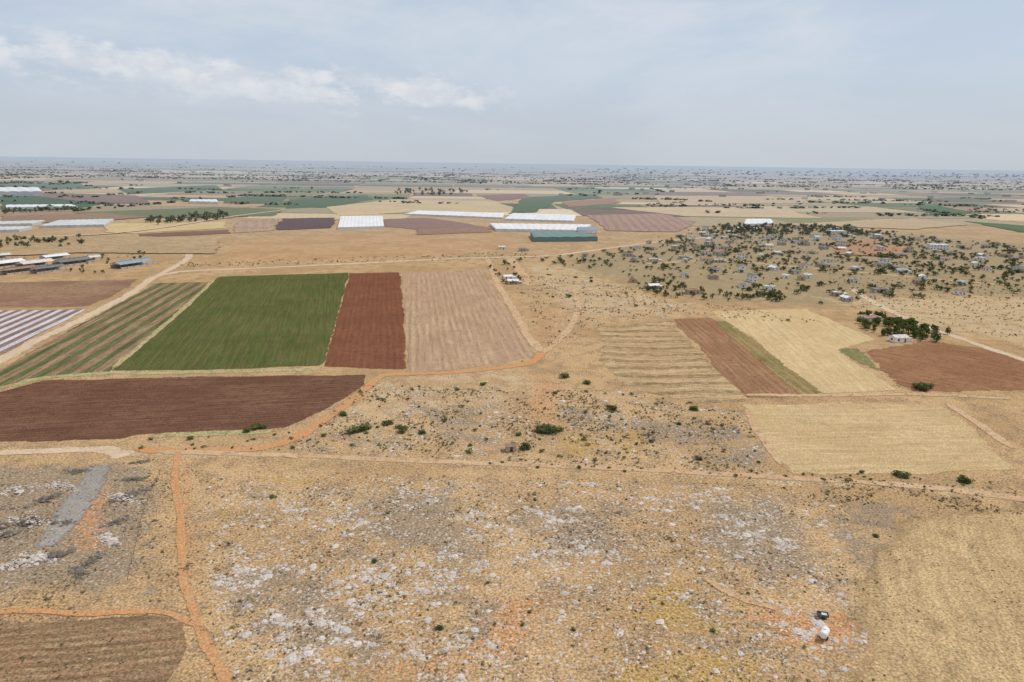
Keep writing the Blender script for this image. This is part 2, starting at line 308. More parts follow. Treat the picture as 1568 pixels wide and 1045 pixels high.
# ---- mid-distance explicit fields
Z2=[.40]
def F_(name,px,a,k2=.9,row=None,z=None,**kw):
    m=ground_mat(name+'_soil',a,mul(a,k2),mul(a,.8),s1=.01,s2=.06,s3=.4,contrast=.25,rows=row,**kw); Z2[0]+=.02
    sheet(name,px,m,feather=7,jit=3,z=Z2[0])
F_('stubble_field',[(165,343),(345,340),(350,350),(208,358),(165,356)],(.56,.41,.20))
F_('brown_field',[(208,359),(352,352),(352,358),(215,364)],(.20,.11,.07))
F_('ploughed_field',[(365,338),(425,336),(424,354),(360,357)],(.40,.27,.18),row=dict(dir=((390,357),(392,336)),period=14,col=(.3,.2,.13),k=.5,wob=1))
F_('purple_soil_field',[(430,335),(512,334),(508,350),(426,353)],(.11,.065,.06))
F_('purple_soil_field',[(588,336),(655,334),(720,344),(760,352),(640,352),(590,348)],(.25,.15,.115))
F_('brown_field',[(640,352),(750,348),(752,356),(640,360)],(.28,.17,.11))
F_('green_field',[(0,303),(60,298),(150,300),(160,312),(110,322),(0,325)],(.055,.095,.035))
F_('green_field',[(445,306),(560,299),(570,306),(500,318),(440,320)],(.065,.105,.035))
F_('green_field',[(350,303),(440,300),(430,312),(340,312)],(.08,.115,.045))
F_('green_field',[(180,290),(330,284),(340,291),(200,298)],(.07,.11,.04))
F_('green_field',[(0,282),(120,280),(130,287),(0,290)],(.08,.12,.05))
F_('straw_field',[(500,318),(600,306),(760,309),(800,325),(620,326),(520,332)],(.55,.40,.22))
F_('green_field',[(800,303),(905,298),(925,304),(850,310),(820,326),(780,328)],(.08,.115,.04))
F_('red_field',[(730,300),(800,297),(815,303),(760,309)],(.24,.12,.08))
F_('red_field',[(860,310),(940,304),(950,312),(870,318)],(.33,.17,.11))
F_('purple_soil_field',[(900,330),(1010,328),(1065,340),(1040,356),(930,354)],(.33,.20,.145),row=dict(dir=((930,352),(920,330)),period=16,col=(.42,.3,.22),k=.35,wob=2))
F_('straw_field',[(930,318),(1180,318),(1260,335),(1050,332)],(.54,.40,.23))
F_('straw_field',[(1000,300),(1230,303),(1240,312),(1010,312)],(.52,.37,.21))
F_('green_field',[(1405,315),(1450,316),(1490,328),(1425,330)],(.055,.115,.025))
F_('red_field',[(1440,316),(1500,319),(1520,325),(1480,325)],(.36,.20,.13))
F_('green_field',[(1480,340),(1620,350),(1700,364),(1560,356)],(.085,.125,.04))
F_('straw_field',[(1180,345),(1400,335),(1480,345),(1400,352)],(.47,.34,.19))
F_('green_field',[(100,327),(330,318),(430,321),(420,332),(240,334)],(.15,.155,.065))
F_('brown_field',[(0,332),(160,327),(230,333),(150,340),(0,344)],(.28,.17,.10))
F_('brown_field',[(1270,372),(1330,368),(1390,380),(1370,395),(1280,390)],(.40,.23,.13))
F_('purple_field',[(0,296),(80,296),(210,300),(230,312),(150,312)],(.21,.13,.10))
F_('straw_field',[(-300,372),(160,362),(330,366),(330,390),(120,388),(-300,405)],(.43,.30,.165),tufts=.7,cap=.8)
road('dirt_road',[(0,366),(200,356),(360,332),(440,322)],7,m_dirt,z=1.1)
# ---------------------------------------------------------------- vegetation
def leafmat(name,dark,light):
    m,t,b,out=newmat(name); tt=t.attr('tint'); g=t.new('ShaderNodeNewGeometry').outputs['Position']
    t.put(b.inputs['Base Color'],haze_tint(t,t.mix(tt,dark,light),g)); return m
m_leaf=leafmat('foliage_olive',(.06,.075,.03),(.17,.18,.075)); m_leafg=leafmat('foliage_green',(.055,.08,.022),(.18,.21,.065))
m_leafd=leafmat('foliage_far',(.085,.10,.05),(.18,.19,.10))
m_dry=leafmat('dry_scrub',(.12,.09,.05),(.29,.22,.12)); m_bark=flat('bark',(.11,.08,.055))
def prism(a,b,ra,rb,n=5):
    a=Vector(a);b=Vector(b);d=(b-a).normalized();x=d.orthogonal().normalized();y=d.cross(x)
    V=[a+(x*math.cos(2*math.pi*i/n)+y*math.sin(2*math.pi*i/n))*ra for i in range(n)]+[b+(x*math.cos(2*math.pi*i/n)+y*math.sin(2*math.pi*i/n))*rb for i in range(n)]
    return [tuple(v) for v in V],[(i,(i+1)%n,n+(i+1)%n,n+i) for i in range(n)]
def plant(nclump,nleaf,ls,w=1.0,h=1.6,base=.35,seed=0,trunk=True,squash=.8):
    g=np.random.default_rng(seed); V=[];F=[];T=[];Mi=[]
    def add(vv,ff,t,mi):
        n=len(V); V.extend(vv); F.extend([tuple(i+n for i in x) for x in ff]); T.extend([t]*len(ff)); Mi.extend([mi]*len(ff))
    cl=[]
    for i in range(nclump):
        a=g.uniform(0,2*math.pi); rr=w*math.sqrt(g.uniform(0,1))*.7; zz=g.uniform(base+.1,h*.85)
        k=1-abs((zz-(base+h)/2)/(h-base))*.7
        cl.append((rr*math.cos(a)*k,rr*math.sin(a)*k,zz,g.uniform(.28,.5)*w))
    if trunk:
        add(*prism((0,0,0),(0,0,base+.25*h),.09*w,.05*w),.4,1)
        for c in cl[:4]: add(*prism((0,0,base*.7),c[:3],.05*w,.015*w,4),.4,1)
    for c in cl:
        tb=g.uniform(.1,.75)
        for j in range(nleaf//nclump):
            d=g.normal(size=3); d/=np.linalg.norm(d); rad=c[3]*g.uniform(.5,1.08)
            p=np.array(c[:3])+d*rad*np.array([1,1,squash]); p[2]=max(p[2],.03)
            a=g.normal(size=3);a/=np.linalg.norm(a); b=np.cross(a,g.normal(size=3)); b/=np.linalg.norm(b); s=ls*g.uniform(.6,1.3)
            q=[p+a*s,p+b*s*.7,p-a*s,p-b*s*.7]
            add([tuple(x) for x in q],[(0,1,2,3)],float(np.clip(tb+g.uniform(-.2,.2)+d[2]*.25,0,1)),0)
    return np.array(V),np.array(F),np.array(T),np.array(Mi)
def scatter(name,temps,places,mats):
    VV=[];FF=[];TT=[];MM=[];n=0
    for (x,y,z,sx,sz) in places:
        v,fc,t,mi=temps[rng.integers(len(temps))]; a=rng.uniform(0,6.28); c,s=math.cos(a),math.sin(a); ky=rng.uniform(.7,1.4)
        q=np.empty_like(v); X=v[:,0]*ky;Y=v[:,1]
        q[:,0]=(X*c-Y*s)*sx+x; q[:,1]=(X*s+Y*c)*sx+y; q[:,2]=v[:,2]*sz+z
        VV.append(q);FF.append(fc+n);n+=len(v);TT.append(np.clip(t+rng.uniform(-.25,.25),0,1));MM.append(mi)
    if not VV: return
    return mk(name,np.concatenate(VV),np.concatenate(FF),mats,np.concatenate(MM),np.concatenate(TT))
t_mid=[plant(8,90,.20,seed=i) for i in range(6)]
t_far=[plant(4,16,.42,seed=20+i,trunk=False,base=.1,h=1.2) for i in range(6)]
t_tuft=[plant(3,12,.34,w=.9,h=.7,base=.0,seed=40+i,trunk=False) for i in range(6)]
t_bush=[plant(13,900,.10,w=1.2,h=1.1,base=.0,seed=60+i,squash=.7) for i in range(6)]
t_sbush=[plant(7,150,.16,w=1.1,h=1.0,base=.0,seed=90+i,squash=.7,trunk=False) for i in range(5)]
bl=[(537,664,1.6),(550,660,2.2),(564,656,1.7),(597,650,1.8),(618,661,2.2),(646,664,1.6),(828,662,2.2),(845,663,2.6),(855,660,1.6),(801,687,2.3),(938,628,2.0),(1062,628,1.9),(865,578,2.2),(898,588,1.8),(740,590,1.4),(671,962,.8),(392,657,2.2),(378,662,1.6),(403,656,1.6),(1410,596,3),(1422,594,2.4),(1480,740,1.9),(1470,737,1.3),(1376,729,1.9),(1070,704,1.3),(1341,822,.8),(525,636,1.6),(1040,650,1.1),(682,645,1.1),(800,957,.5),(878,965,.5),(574,860,.7),(416,762,.9),(1180,452,4),(905,432,2),(720,683,.9),(836,655,1.6),(1386,732,1.2),(610,655,1.2)]
for i,(x,y,s) in enumerate(bl):
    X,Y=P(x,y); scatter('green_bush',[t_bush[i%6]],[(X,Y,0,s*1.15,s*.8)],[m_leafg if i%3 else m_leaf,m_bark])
def inpoly(x,y,poly):
    c=False;j=len(poly)-1
    for i in range(len(poly)):
        if (poly[i][1]>y)!=(poly[j][1]>y) and x<(poly[j][0]-poly[i][0])*(y-poly[i][1])/(poly[j][1]-poly[i][1])+poly[i][0]: c=not c
        j=i
    return c
def sample(px,n,acc=None):
    poly=[P(*p) for p in px]; xs=[p[0] for p in poly];ys=[p[1] for p in poly];o=[]
    tries=0
    while len(o)<n and tries<n*60:
        tries+=1; x=random.uniform(min(xs),max(xs));y=random.uniform(min(ys),max(ys))
        if inpoly(x,y,poly) and (acc is None or acc(x,y)): o.append((x,y))
    return o
sb=[]
for x,y in sample([(560,590),(960,600),(1130,630),(1200,722),(800,705),(480,685)],130): s=.75*math.exp(random.gauss(0,.4)); sb.append((x,y,0,s,s*.8))
for x,y in sample([(300,725),(1290,750),(1340,1060),(340,1060)],90): s=.38*math.exp(random.gauss(0,.35)); sb.append((x,y,0,s,s*.8))
for x,y in sample([(200,672),(440,664),(520,640),(480,690),(220,690)],22): s=.7*math.exp(random.gauss(0,.35)); sb.append((x,y,0,s,s*.8))
for x,y in sample([(700,706),(1500,730),(1568,750),(800,722)],45): s=.6*math.exp(random.gauss(0,.35)); sb.append((x,y,0,s,s*.8))
for x,y in sample([(840,410),(1000,450),(1250,500),(1120,478),(900,490),(790,560)],60): s=1.0*math.exp(random.gauss(0,.35)); sb.append((x,y,0,s,s*.8))
scatter('scrub_bushes',t_sbush,sb,[m_leafg,m_bark])
VIL=[(850,398),(1000,372),(1090,350),(1300,352),(1620,385),(1620,455),(1400,450),(1270,470),(1080,455),(985,442),(870,410)]
vp=[]
cl_=[(x,y,random.uniform(8,26)) for x,y in sample(VIL,90)]
for cx,cy,rr in cl_:
    for _ in range(int(rr*.95)):
        s=random.uniform(1.0,3.4); vp.append((cx+random.gauss(0,rr),cy+random.gauss(0,rr),0,s*1.15,s*random.uniform(.65,1.0)))
for x,y in sample(VIL,300): s=random.uniform(.8,2.4); vp.append((x,y,0,s*1.1,s*.9))
for x,y in sample([(1090,347),(1300,348),(1330,362),(1100,362)],200): s=random.uniform(2.5,4.8); vp.append((x,y,0,s,s))
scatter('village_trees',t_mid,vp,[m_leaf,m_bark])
cp=[]
for x,y in sample([(1300,488),(1340,484),(1400,500),(1452,512),(1440,524),(1380,524),(1330,508)],75): s=random.uniform(1.8,3.6); cp.append((x,y,0,s,s*1.1))
scatter('farmstead_trees',[plant(10,240,.15,seed=80+i) for i in range(5)],cp,[m_leafg,m_bark])
cp=[]
for x,y in sample([(750,405),(800,400),(800,438),(770,440),(752,420)],24)+sample([(975,432),(1010,432),(1080,448),(1200,455),(1210,465),(1060,460),(980,448)],80): s=random.uniform(1.2,2.8); cp.append((x,y,0,s,s*1.1))
for x,y in sample([(60,402),(230,385),(235,400),(140,424),(100,424)],20): s=random.uniform(1.4,2.6); cp.append((x,y,0,s,s*1.1))
for x,y in sample([(0,368),(120,362),(130,378),(0,382)],40): s=random.uniform(2,4); cp.append((x,y,0,s,s*1.1))
for x,y in sample([(225,340),(345,328),(352,336),(240,346)],55): s=random.uniform(3,6.5); cp.append((x,y,0,s,s*1.1))
for x,y in sample([(0,325),(110,318),(120,322),(0,330)],50): s=random.uniform(3,5); cp.append((x,y,0,s,s*1.1))
for x,y in sample([(610,292),(720,292),(720,300),(600,300)],50): s=random.uniform(4,7); cp.append((x,y,0,s,s*1.1))
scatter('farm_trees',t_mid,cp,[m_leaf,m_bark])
op=[]
o=P(1350,470)
for i in range(22):
    for j in range(14):
        if random.random()<.8: op.append((o[0]+i*9+j*1.5+random.uniform(-1,1),o[1]+j*10+random.uniform(-1,1),0,1.1,1.1))
scatter('orchard_trees',t_tuft,op,[m_leaf,m_bark])
dp=[]
for k in range(950):
    y=random.uniform(258,325) if k%4==0 else random.uniform(258,282); x=random.uniform(-250,1820); yy=y+(x-784)*.014
    if y>300 and 400<x<1000 and random.random()<.7: continue
    X,Y=P(x,yy)
    if Y<900: continue
    n=random.choice([3,5,8,14,28]); L=random.uniform(20,60)+n*random.uniform(6,12)*(1+Y/15000); a=random.choice([.08,.1,-.1,.05,1.5,.3])+random.uniform(-.1,.1)
    for i in range(n):
        t=random.uniform(-.5,.5)*L; s=random.uniform(2.2,5.2)*(.7 if Y>7000 else 1); dp.append((X+math.cos(a)*t+random.gauss(0,5),Y+math.sin(a)*t+random.gauss(0,5),.3,s*2.0,s))
scatter('distant_trees',t_far,dp,[m_leafd,m_bark])
def sc(x,y): return mnoise.noise(Vector((x*.05,y*.05,4)))+.5*mnoise.noise(Vector((x*.2,y*.2,4)))>random.uniform(-.3,.6)
tp=[]
for x,y in sample([(0,712),(1300,745),(1310,1075),(-20,1075)],5000,sc): s=.22*math.exp(random.gauss(0,.5)); tp.append((x,y,0,s*1.3,s*.8))
for x,y in sample([(440,690),(560,590),(960,600),(1130,630),(1200,728),(800,712)],2200,sc): s=.36*math.exp(random.gauss(0,.45)); tp.append((x,y,0,s*1.2,s*.8))
for x,y in sample([(780,420),(900,430),(1300,500),(1000,480),(840,530)],900,sc): s=random.uniform(.4,1.2); tp.append((x,y,0,s,s*.8))
for x,y in sample([(1230,728),(1568,750),(1600,790),(1250,768)],300,sc): s=random.uniform(.3,.8); tp.append((x,y,0,s,s*.8))
for x,y in sample([(1260,770),(1560,775),(1568,1075),(1320,1075)],500,sc): s=.18*math.exp(random.gauss(0,.5)); tp.append((x,y,0,s*1.2,s*.8))
for x,y in sample([(1250,460),(1568,460),(1568,525),(1450,500)],300,sc): s=random.uniform(.4,1.2); tp.append((x,y,0,s,s*.8))
scatter('dry_scrub_tufts',t_tuft,tp,[m_dry,m_bark])
gp=[]
for x,y in sample([(0,712),(1300,745),(1310,1075),(-20,1075)],1100,sc): s=random.uniform(.15,.45); gp.append((x,y,0,s,s*.8))
for x,y in sample([(440,690),(560,590),(960,600),(1130,630),(1200,728),(800,712)],700,sc): s=random.uniform(.3,.9); gp.append((x,y,0,s,s*.8))
for x,y in sample([(240,405),(800,385),(830,395),(300,410)],300): s=random.uniform(.6,1.6); gp.append((x,y,0,s,s*.8))
for x,y in sample([(-50,366),(200,364),(240,392),(-50,404)],300): s=random.uniform(.6,1.6); gp.append((x,y,0,s,s*.8))
scatter('green_scrub_tufts',t_tuft,gp,[m_leaf,m_bark])
# ---------------------------------------------------------------- rocks
def rock(seed):
    g=np.random.default_rng(seed); n=6; V=[];
    for k,(rr,z) in enumerate(((1,.0),(.95,.3),(.55,.55))):
        for i in range(n):
            a=2*math.pi*(i+k*.5)/n; q=rr*g.uniform(.6,1.2); V.append((math.cos(a)*q,math.sin(a)*q,z*g.uniform(.7,1.2)))
    V.append((0,0,.58)); F=[]
    for k in range(2):
        for i in range(n): F.append((k*n+i,k*n+(i+1)%n,(k+1)*n+(i+1)%n,(k+1)*n+i))
    for i in range(0,n,2): F.append((12+i,12+(i+1)%n,12+(i+2)%n,18))
    return np.array(V),np.array(F),np.full(len(F),.5),np.zeros(len(F),int)
rk=[rock(i) for i in range(8)]
def rockmat(n,a,c):
    m,t,b,o=newmat(n); g=t.new('ShaderNodeNewGeometry').outputs['Position']
    col=t.mix(t.attr('tint'),a,c); col=t.mix(1.0,col,t.step(t.noise(g,3,4,.7),.3,.7,.7,1.25),'MULTIPLY'); t.put(b.inputs['Base Color'],col); return m
m_rock=rockmat('limestone',(.34,.28,.225),(.72,.64,.57)); m_dkr=rockmat('dark_rubble',(.08,.07,.055),(.28,.24,.20)); m_orr=rockmat('orange_stone',(.4,.22,.12),(.6,.42,.3))
cent=[(390,870),(670,880),(860,790),(730,795),(900,845),(1140,800),(480,950),(700,860),(540,800),(420,960),(540,940),(830,845),(1000,770),(1170,830),(350,890),(470,1000),(600,900),(690,1000),(900,740),(1090,760),(560,880),(1240,960),(440,780),(640,760)]
cw=[P(*c) for c in cent]
def racc(x,y):
    d=sum(math.exp(-((x-a)**2+((y-b)*1.2)**2)/(2*5.0**2)) for a,b in cw)
    q=mnoise.noise(Vector((x*.22,y*.3,9)))
    return (.13+d)*max(0,.3+1.6*q)>random.uniform(0,1.0)
rp=[]
for x,y in sample([(300,725),(1290,750),(1340,1060),(340,1060)],8000,racc): s=min(1.2,.21*math.exp(random.gauss(0,.62))+.03); rp.append((x,y,-.03,s,s*.5))
def racc2(x,y): return mnoise.noise(Vector((x*.06,y*.06,2)))+.4*mnoise.noise(Vector((x*.3,y*.3,2)))>random.uniform(-.1,.5)
for x,y in sample([(440,690),(560,590),(960,600),(1130,630),(1200,728),(800,712)],2400,racc2): s=.25*math.exp(random.gauss(0,.5)); rp.append((x,y,-.03,s,s*.5))
for x,y in sample([(780,420),(900,430),(1100,480),(900,500),(840,530)],600,racc2): s=.45*math.exp(random.gauss(0,.5)); rp.append((x,y,-.03,s,s*.6))
for x,y in sample([(0,850),(320,780),(320,1060),(0,1060)],300): s=.12*math.exp(random.gauss(0,.5)); rp.append((x,y,-.03,s,s*.6))
for x,y in sample([(1060,620),(1300,640),(1330,1040),(1200,1040)],300): s=.15*math.exp(random.gauss(0,.5)); rp.append((x,y,-.03,s,s*.6))
scatter('limestone_rocks',rk,rp,[m_rock])
rp=[(x,y,-.03,s,s*.7) for x,y in sample([(300,725),(1290,750),(1340,1060),(340,1060)],2200) for s in [.15*math.exp(random.gauss(0,.5))]]
scatter('orange_stones',rk,rp,[m_orr])
for (x,y,w,n,mt) in [(45,800,5,260,m_dkr),(70,765,4,180,m_dkr),(120,722,3,150,m_dkr),(195,760,4,240,m_dkr),(60,855,3.5,220,m_rock),(20,865,4,200,m_rock),(90,850,3,200,m_dkr),(165,826,2.6,160,m_rock),(140,860,3,190,m_dkr),(205,735,3,130,m_dkr),(95,745,4,120,m_rock),(120,878,2.5,110,m_dkr),(215,708,2.5,110,m_dkr),(30,750,5,140,m_rock),(10,820,4,160,m_dkr),(50,800,6,160,m_rock),(190,765,5,140,m_rock),(180,800,3,120,m_dkr),(100,800,3,80,m_dkr),(-20,780,5,140,m_dkr)]:
    X,Y=P(x,y); pl=[]; an=random.uniform(0,3.1)
    for i in range(n):
        a=random.gauss(0,w*.75);b=random.gauss(0,w*.28);hh=max(0,1-(a*a+b*b)/(w*w*.5))*w*.14
        s=.22*math.exp(random.gauss(0,.55)); pl.append((X+a*math.cos(an)-b*math.sin(an),Y+a*math.sin(an)+b*math.cos(an),hh*random.random(),s,s))
    scatter('rubble_pile',rk,pl,[mt])
# ---------------------------------------------------------------- buildings
W=[flat('plaster_white',(.76,.73,.68)),flat('plaster_cream',(.66,.58,.46)),flat('block_grey',(.46,.42,.37)),flat('stone_tan',(.48,.38,.27))]
RF=[flat('roof_concrete',(.58,.54,.48)),flat('roof_rust',(.28,.18,.13)),flat('roof_terracotta',(.35,.19,.12)),flat('roof_sheet',(.70,.69,.67)),flat('roof_dark',(.18,.17,.16))]
m_glass=flat('window_dark',(.03,.035,.04),.2,.1,spec=.5); m_door=flat('door_brown',(.12,.07,.04)); m_bluegrey=flat('roof_blue_grey',(.25,.31,.36)); m_net=flat('greenhouse_film',(.70,.69,.67),.7,.10,.05,.1)
m_net2=flat('greenhouse_film_grey',(.52,.53,.52),.7,.12,.05,.1); m_green=flat('roof_green',(.15,.23,.20),.7,spec=.1); m_metal=flat('grey_steel',(.25,.25,.25),.5)
class B:
    def __init__(s): s.V=[];s.F=[];s.M=[]
    def box(s,x0,y0,z0,x1,y1,z1,m):
        n=len(s.V); s.V+=[(x0,y0,z0),(x1,y0,z0),(x1,y1,z0),(x0,y1,z0),(x0,y0,z1),(x1,y0,z1),(x1,y1,z1),(x0,y1,z1)]
        s.F+=[(n,n+3,n+2,n+1),(n+4,n+5,n+6,n+7),(n,n+1,n+5,n+4),(n+1,n+2,n+6,n+5),(n+2,n+3,n+7,n+6),(n+3,n,n+4,n+7)]; s.M+=[m]*6
    def poly(s,pts,m): n=len(s.V); s.V+=pts; s.F.append(tuple(range(n,n+len(pts)))); s.M.append(m)
    def out(s,name,mats,x,y,rot,z=0,sc=1):
        o=mk(name,s.V,s.F,mats,s.M); o.location=(x,y,z); o.rotation_euler[2]=rot; o.scale=(sc,)*3; return o
def house(name,x,y,w,d,h,rot,kind,wm,rm,ext=None):
    b=B(); w/=2;d/=2
    b.box(-w,-d,0,w,d,h,0)
    nw=max(1,int(w*2/3.2)); fl=2 if h>5 else 1
    for k in range(fl):
        z0=k*3+1.0
        for i in range(nw):
            cx=-w+(i+.5)*2*w/nw
            for s in (-1,1):
                if k==0 and i==nw//2 and s==-1: b.box(cx-.5,s*d-.04,.02,cx+.5,s*d+.04,2.1,3)
                else: b.box(cx-.6,s*d-.03,z0,cx+.6,s*d+.03,z0+1.2,2)
        for s in (-1,1): b.box(s*w-.03,-.6,z0,s*w+.03,.6,z0+1.2,2)
    if kind=='flat':
        b.box(-w-.25,-d-.25,h,w+.25,d+.25,h+.22,1)
        for q in ((-w-.2,-d-.2,w+.2,-d),(-w-.2,d,w+.2,d+.2)): b.box(q[0],q[1],h+.222,q[2],q[3],h+.6,0)
        for q in ((-w-.2,-d+.003,-w,d-.003),(w,-d+.003,w+.2,d-.003)): b.box(q[0],q[1],h+.222,q[2],q[3],h+.6,0)
        b.box(w*.2,d*.1,h+.222,w*.2+1.2,d*.1+1.2,h+1.4,0)
    else:
        rh=d*.45; e=.4
        b.poly([(-w-e,-d-e,h-.1),(w+e,-d-e,h-.1),(w+e,0,h+rh),(-w-e,0,h+rh)],1)
        b.poly([(w+e,d+e,h-.1),(-w-e,d+e,h-.1),(-w-e,0,h+rh),(w+e,0,h+rh)],1)
        for s in (-1,1): b.poly([(s*w,-d,h),(s*w,d,h),(s*w,0,h+rh*.93)],0)
    if ext:
        b.box(w+.003,-d*.7,0,w+ext,d*.5,h*.7,0); b.box(w+.003,-d*.8,h*.7+.003,w+ext+.3,d*.6,h*.7+.15,1)
    return b.out(name,[wm,rm,m_glass,m_door],x,y,rot)
hs=sample(VIL,190,lambda x,y: mnoise.noise(Vector((x*.01,y*.01,6)))>random.uniform(-.5,.2))
placed=[]
for x,y in hs:
    if any((x-a)**2+(y-b)**2<14**2 for a,b in placed): continue
    placed.append((x,y)); k=random.choice(['flat','flat','gable'])
    house('village_house',x,y,random.uniform(5.5,11),random.uniform(4.5,7.5),random.choice([2.8,2.8,3,3,3,3,6]),random.uniform(-.4,.4)+random.choice([0,1.57]),k,random.choice([W[0],W[0],W[1],W[2],W[3]]),random.choice(RF),random.choice([None,3,4]))
for (x,y,w) in [(1345,448,11),(1330,492,12),(1375,523,9),(785,435,9),(778,428,8),(768,382,8),(800,385,8),(1000,442,9),(1060,450,10)]:
    X,Y=P(x,y); house('farmhouse',X,Y,w,w*.65,3,.2,'flat' if w>9 else 'gable',random.choice(W),random.choice(RF),3)
def shed(name,x,y,w,d,h,rot,rm,wm):
    b=B(); w/=2;d/=2;rh=d*.3
    n=max(2,int(w*2/6))
    for i in range(n+1):
        px=-w+i*2*w/n
        for s in (-1,1): b.box(px-.12,s*d-.12,0,px+.12,s*d+.12,h-.1,2)
    b.box(-w,d-.5,0,w,d-.2,h*.75,1); b.box(-w+.02,-d+.2,0,w-.02,-d+.35,h*.35,1)
    e=.5
    b.poly([(-w-e,-d-e,h),(w+e,-d-e,h),(w+e,-.0,h+rh),(-w-e,-.0,h+rh)],0); b.poly([(w+e,d+e,h),(-w-e,d+e,h),(-w-e,0,h+rh),(w+e,0,h+rh)],0)
    for s in (-1,1): b.poly([(s*w,-d,h),(s*w,d,h),(s*w,0,h+rh*.95)],1)
    b.box(-w,-.4,h+rh+.02,w,.4,h+rh+.35,0)
    return b.out(name,[rm,wm,m_metal],x,y,rot)
for (x,y,w,d,rm) in [(203,408,34,14,m_bluegrey),(112,405,30,13,RF[4]),(55,408,28,13,RF[0]),(12,408,26,13,RF[3]),(-30,410,26,13,RF[3]),(75,416,26,9,RF[4]),(30,418,26,9,RF[1]),(140,400,16,9,RF[0]),(85,398,24,10,RF[3]),(-10,398,30,10,RF[0])]:
    X,Y=P(x,y); shed('livestock_shed',X,Y,w,d,4.0,1.15,rm,W[2])
def greenhouse(name,px,bays,h,mat,z=0):
    q=[Vector((*P(*p),0)) for p in px]; V=[];F=[];seg=6
    for s in range(bays*seg+1):
        u=s/(bays*seg); ph=(s%seg)/seg; z1=h+math.sin(math.pi*ph)*h*.12
        a=q[0].lerp(q[1],u); b=q[3].lerp(q[2],u); V+=[(a.x,a.y,0),(a.x,a.y,z1),(b.x,b.y,z1),(b.x,b.y,0)]
    for s in range(bays*seg):
        i=s*4; F+=[(i,i+4,i+5,i+1),(i+1,i+5,i+6,i+2),(i+2,i+6,i+7,i+3)]
    n=bays*seg*4; F+=[(0,1,2,3),(n,n+3,n+2,n+1)]
    return mk(name,V,np.array(F),[mat])
greenhouse('greenhouse',[(517,352),(588,350),(586,334),(522,334)],12,3.2,m_net)
greenhouse('greenhouse',[(760,355),(890,357),(905,348),(750,346)],14,4,m_net)
greenhouse('greenhouse',[(620,330),(770,336),(772,329),(640,325)],16,3,m_net)
greenhouse('greenhouse',[(772,338),(878,341),(882,332),(785,329)],12,3,m_net)
greenhouse('greenhouse',[(60,350),(160,348),(175,339),(90,341)],10,3.5,m_net2)
greenhouse('greenhouse',[(-60,349),(50,346),(70,341),(-60,345)],10,3.5,m_net2)
greenhouse('greenhouse',[(-60,358),(30,356),(50,351),(-60,352)],10,3.5,m_net2)
greenhouse('greenhouse',[(10,322),(120,320),(110,317),(10,318)],8,5,m_net)
greenhouse('greenhouse',[(-80,302),(66,301),(60,294),(-80,294)],8,12,m_net)
greenhouse('greenhouse',[(290,312),(335,313),(332,309),(292,309)],5,5,m_net)
greenhouse('greenhouse',[(1138,347),(1185,346),(1180,339),(1142,339)],5,4,m_net)
greenhouse('storage_shed',[(818,371),(915,370),(880,360),(812,362)],5,6,m_green)
X,Y=P(898,362); house('warehouse',X,Y,26,18,9,.1,'gable',W[0],m_bluegrey)
X,Y=P(1280,360); house('warehouse',X,Y,26,14,6,.1,'flat',W[0],RF[3])
X,Y=P(1435,382); house('warehouse',X,Y,22,14,6,-.2,'flat',W[0],RF[3])
b=B()
for k in range(420):
    y=random.uniform(255.5,264) if k%4 else random.uniform(262,300); x=random.uniform(900,1750) if k%3 else random.uniform(-200,1750)
    X,Y=P(x,y+(x-784)*.014); w=random.uniform(8,24)+Y*.0015; h=random.uniform(4,8)+Y*.0003
    b.box(X-w/2,Y-6,0,X+w/2,Y+6,h,random.choice([0,0,1,2,3])); b.box(X-w/2-.3,Y-6.3,h,X+w/2+.3,Y+6.3,h+.4,3)
b.out('distant_town',W,0,0,0)
# ---------------------------------------------------------------- small things
def tank_trailer(x,y,rot):
    e=bpy.data.objects.new('water_tank_trailer',None); scene.collection.objects.link(e); e.location=(x,y,0); e.rotation_euler[2]=rot
    m_w=flat('white_paint',(.75,.74,.70),.5,.12); m_t=flat('tyre',(.03,.03,.03))
    V=[];F=[];n=18;prof=[(-1.5,.0),(-1.48,.4),(-1.35,.72),(-1.15,.85),(1.15,.85),(1.35,.72),(1.48,.4),(1.5,.0)]
    for (px,r) in prof:
        for i in range(n): a=2*math.pi*i/n; V.append((px,math.cos(a)*max(r,.01),1.55+math.sin(a)*max(r,.01)))
    for k in range(len(prof)-1):
        for i in range(n): F.append((k*n+i,k*n+(i+1)%n,(k+1)*n+(i+1)%n,(k+1)*n+i))
    mk('tank',V,F,[m_w],parent=e,smooth=True)
    v,fc=prism((0,0,2.38),(0,0,2.6),.25,.25,12); mk('hatch',v,fc+[tuple(range(12,24))],[m_w],parent=e)
    c=B(); c.box(-1.6,-.5,.6,1.6,-.4,.72,0); c.box(-1.6,.4,.6,1.6,.5,.72,0); c.box(1.603,-.08,.58,3.0,.08,.7,0)
    for q in (-1.1,0,1.1): c.box(q-.06,-.398,.6,q+.06,.398,.71,0)
    o=mk('chassis',c.V,c.F,[m_metal],c.M); o.parent=e
    for i,s in enumerate((-.75,.75)):
        v,fc=prism((0,s-.12,.42),(0,s+.12,.42),.42,.42,18); mk('wheel_%d'%(i+1),v,fc+[tuple(range(18)),tuple(range(18,36))],[m_t],parent=e)
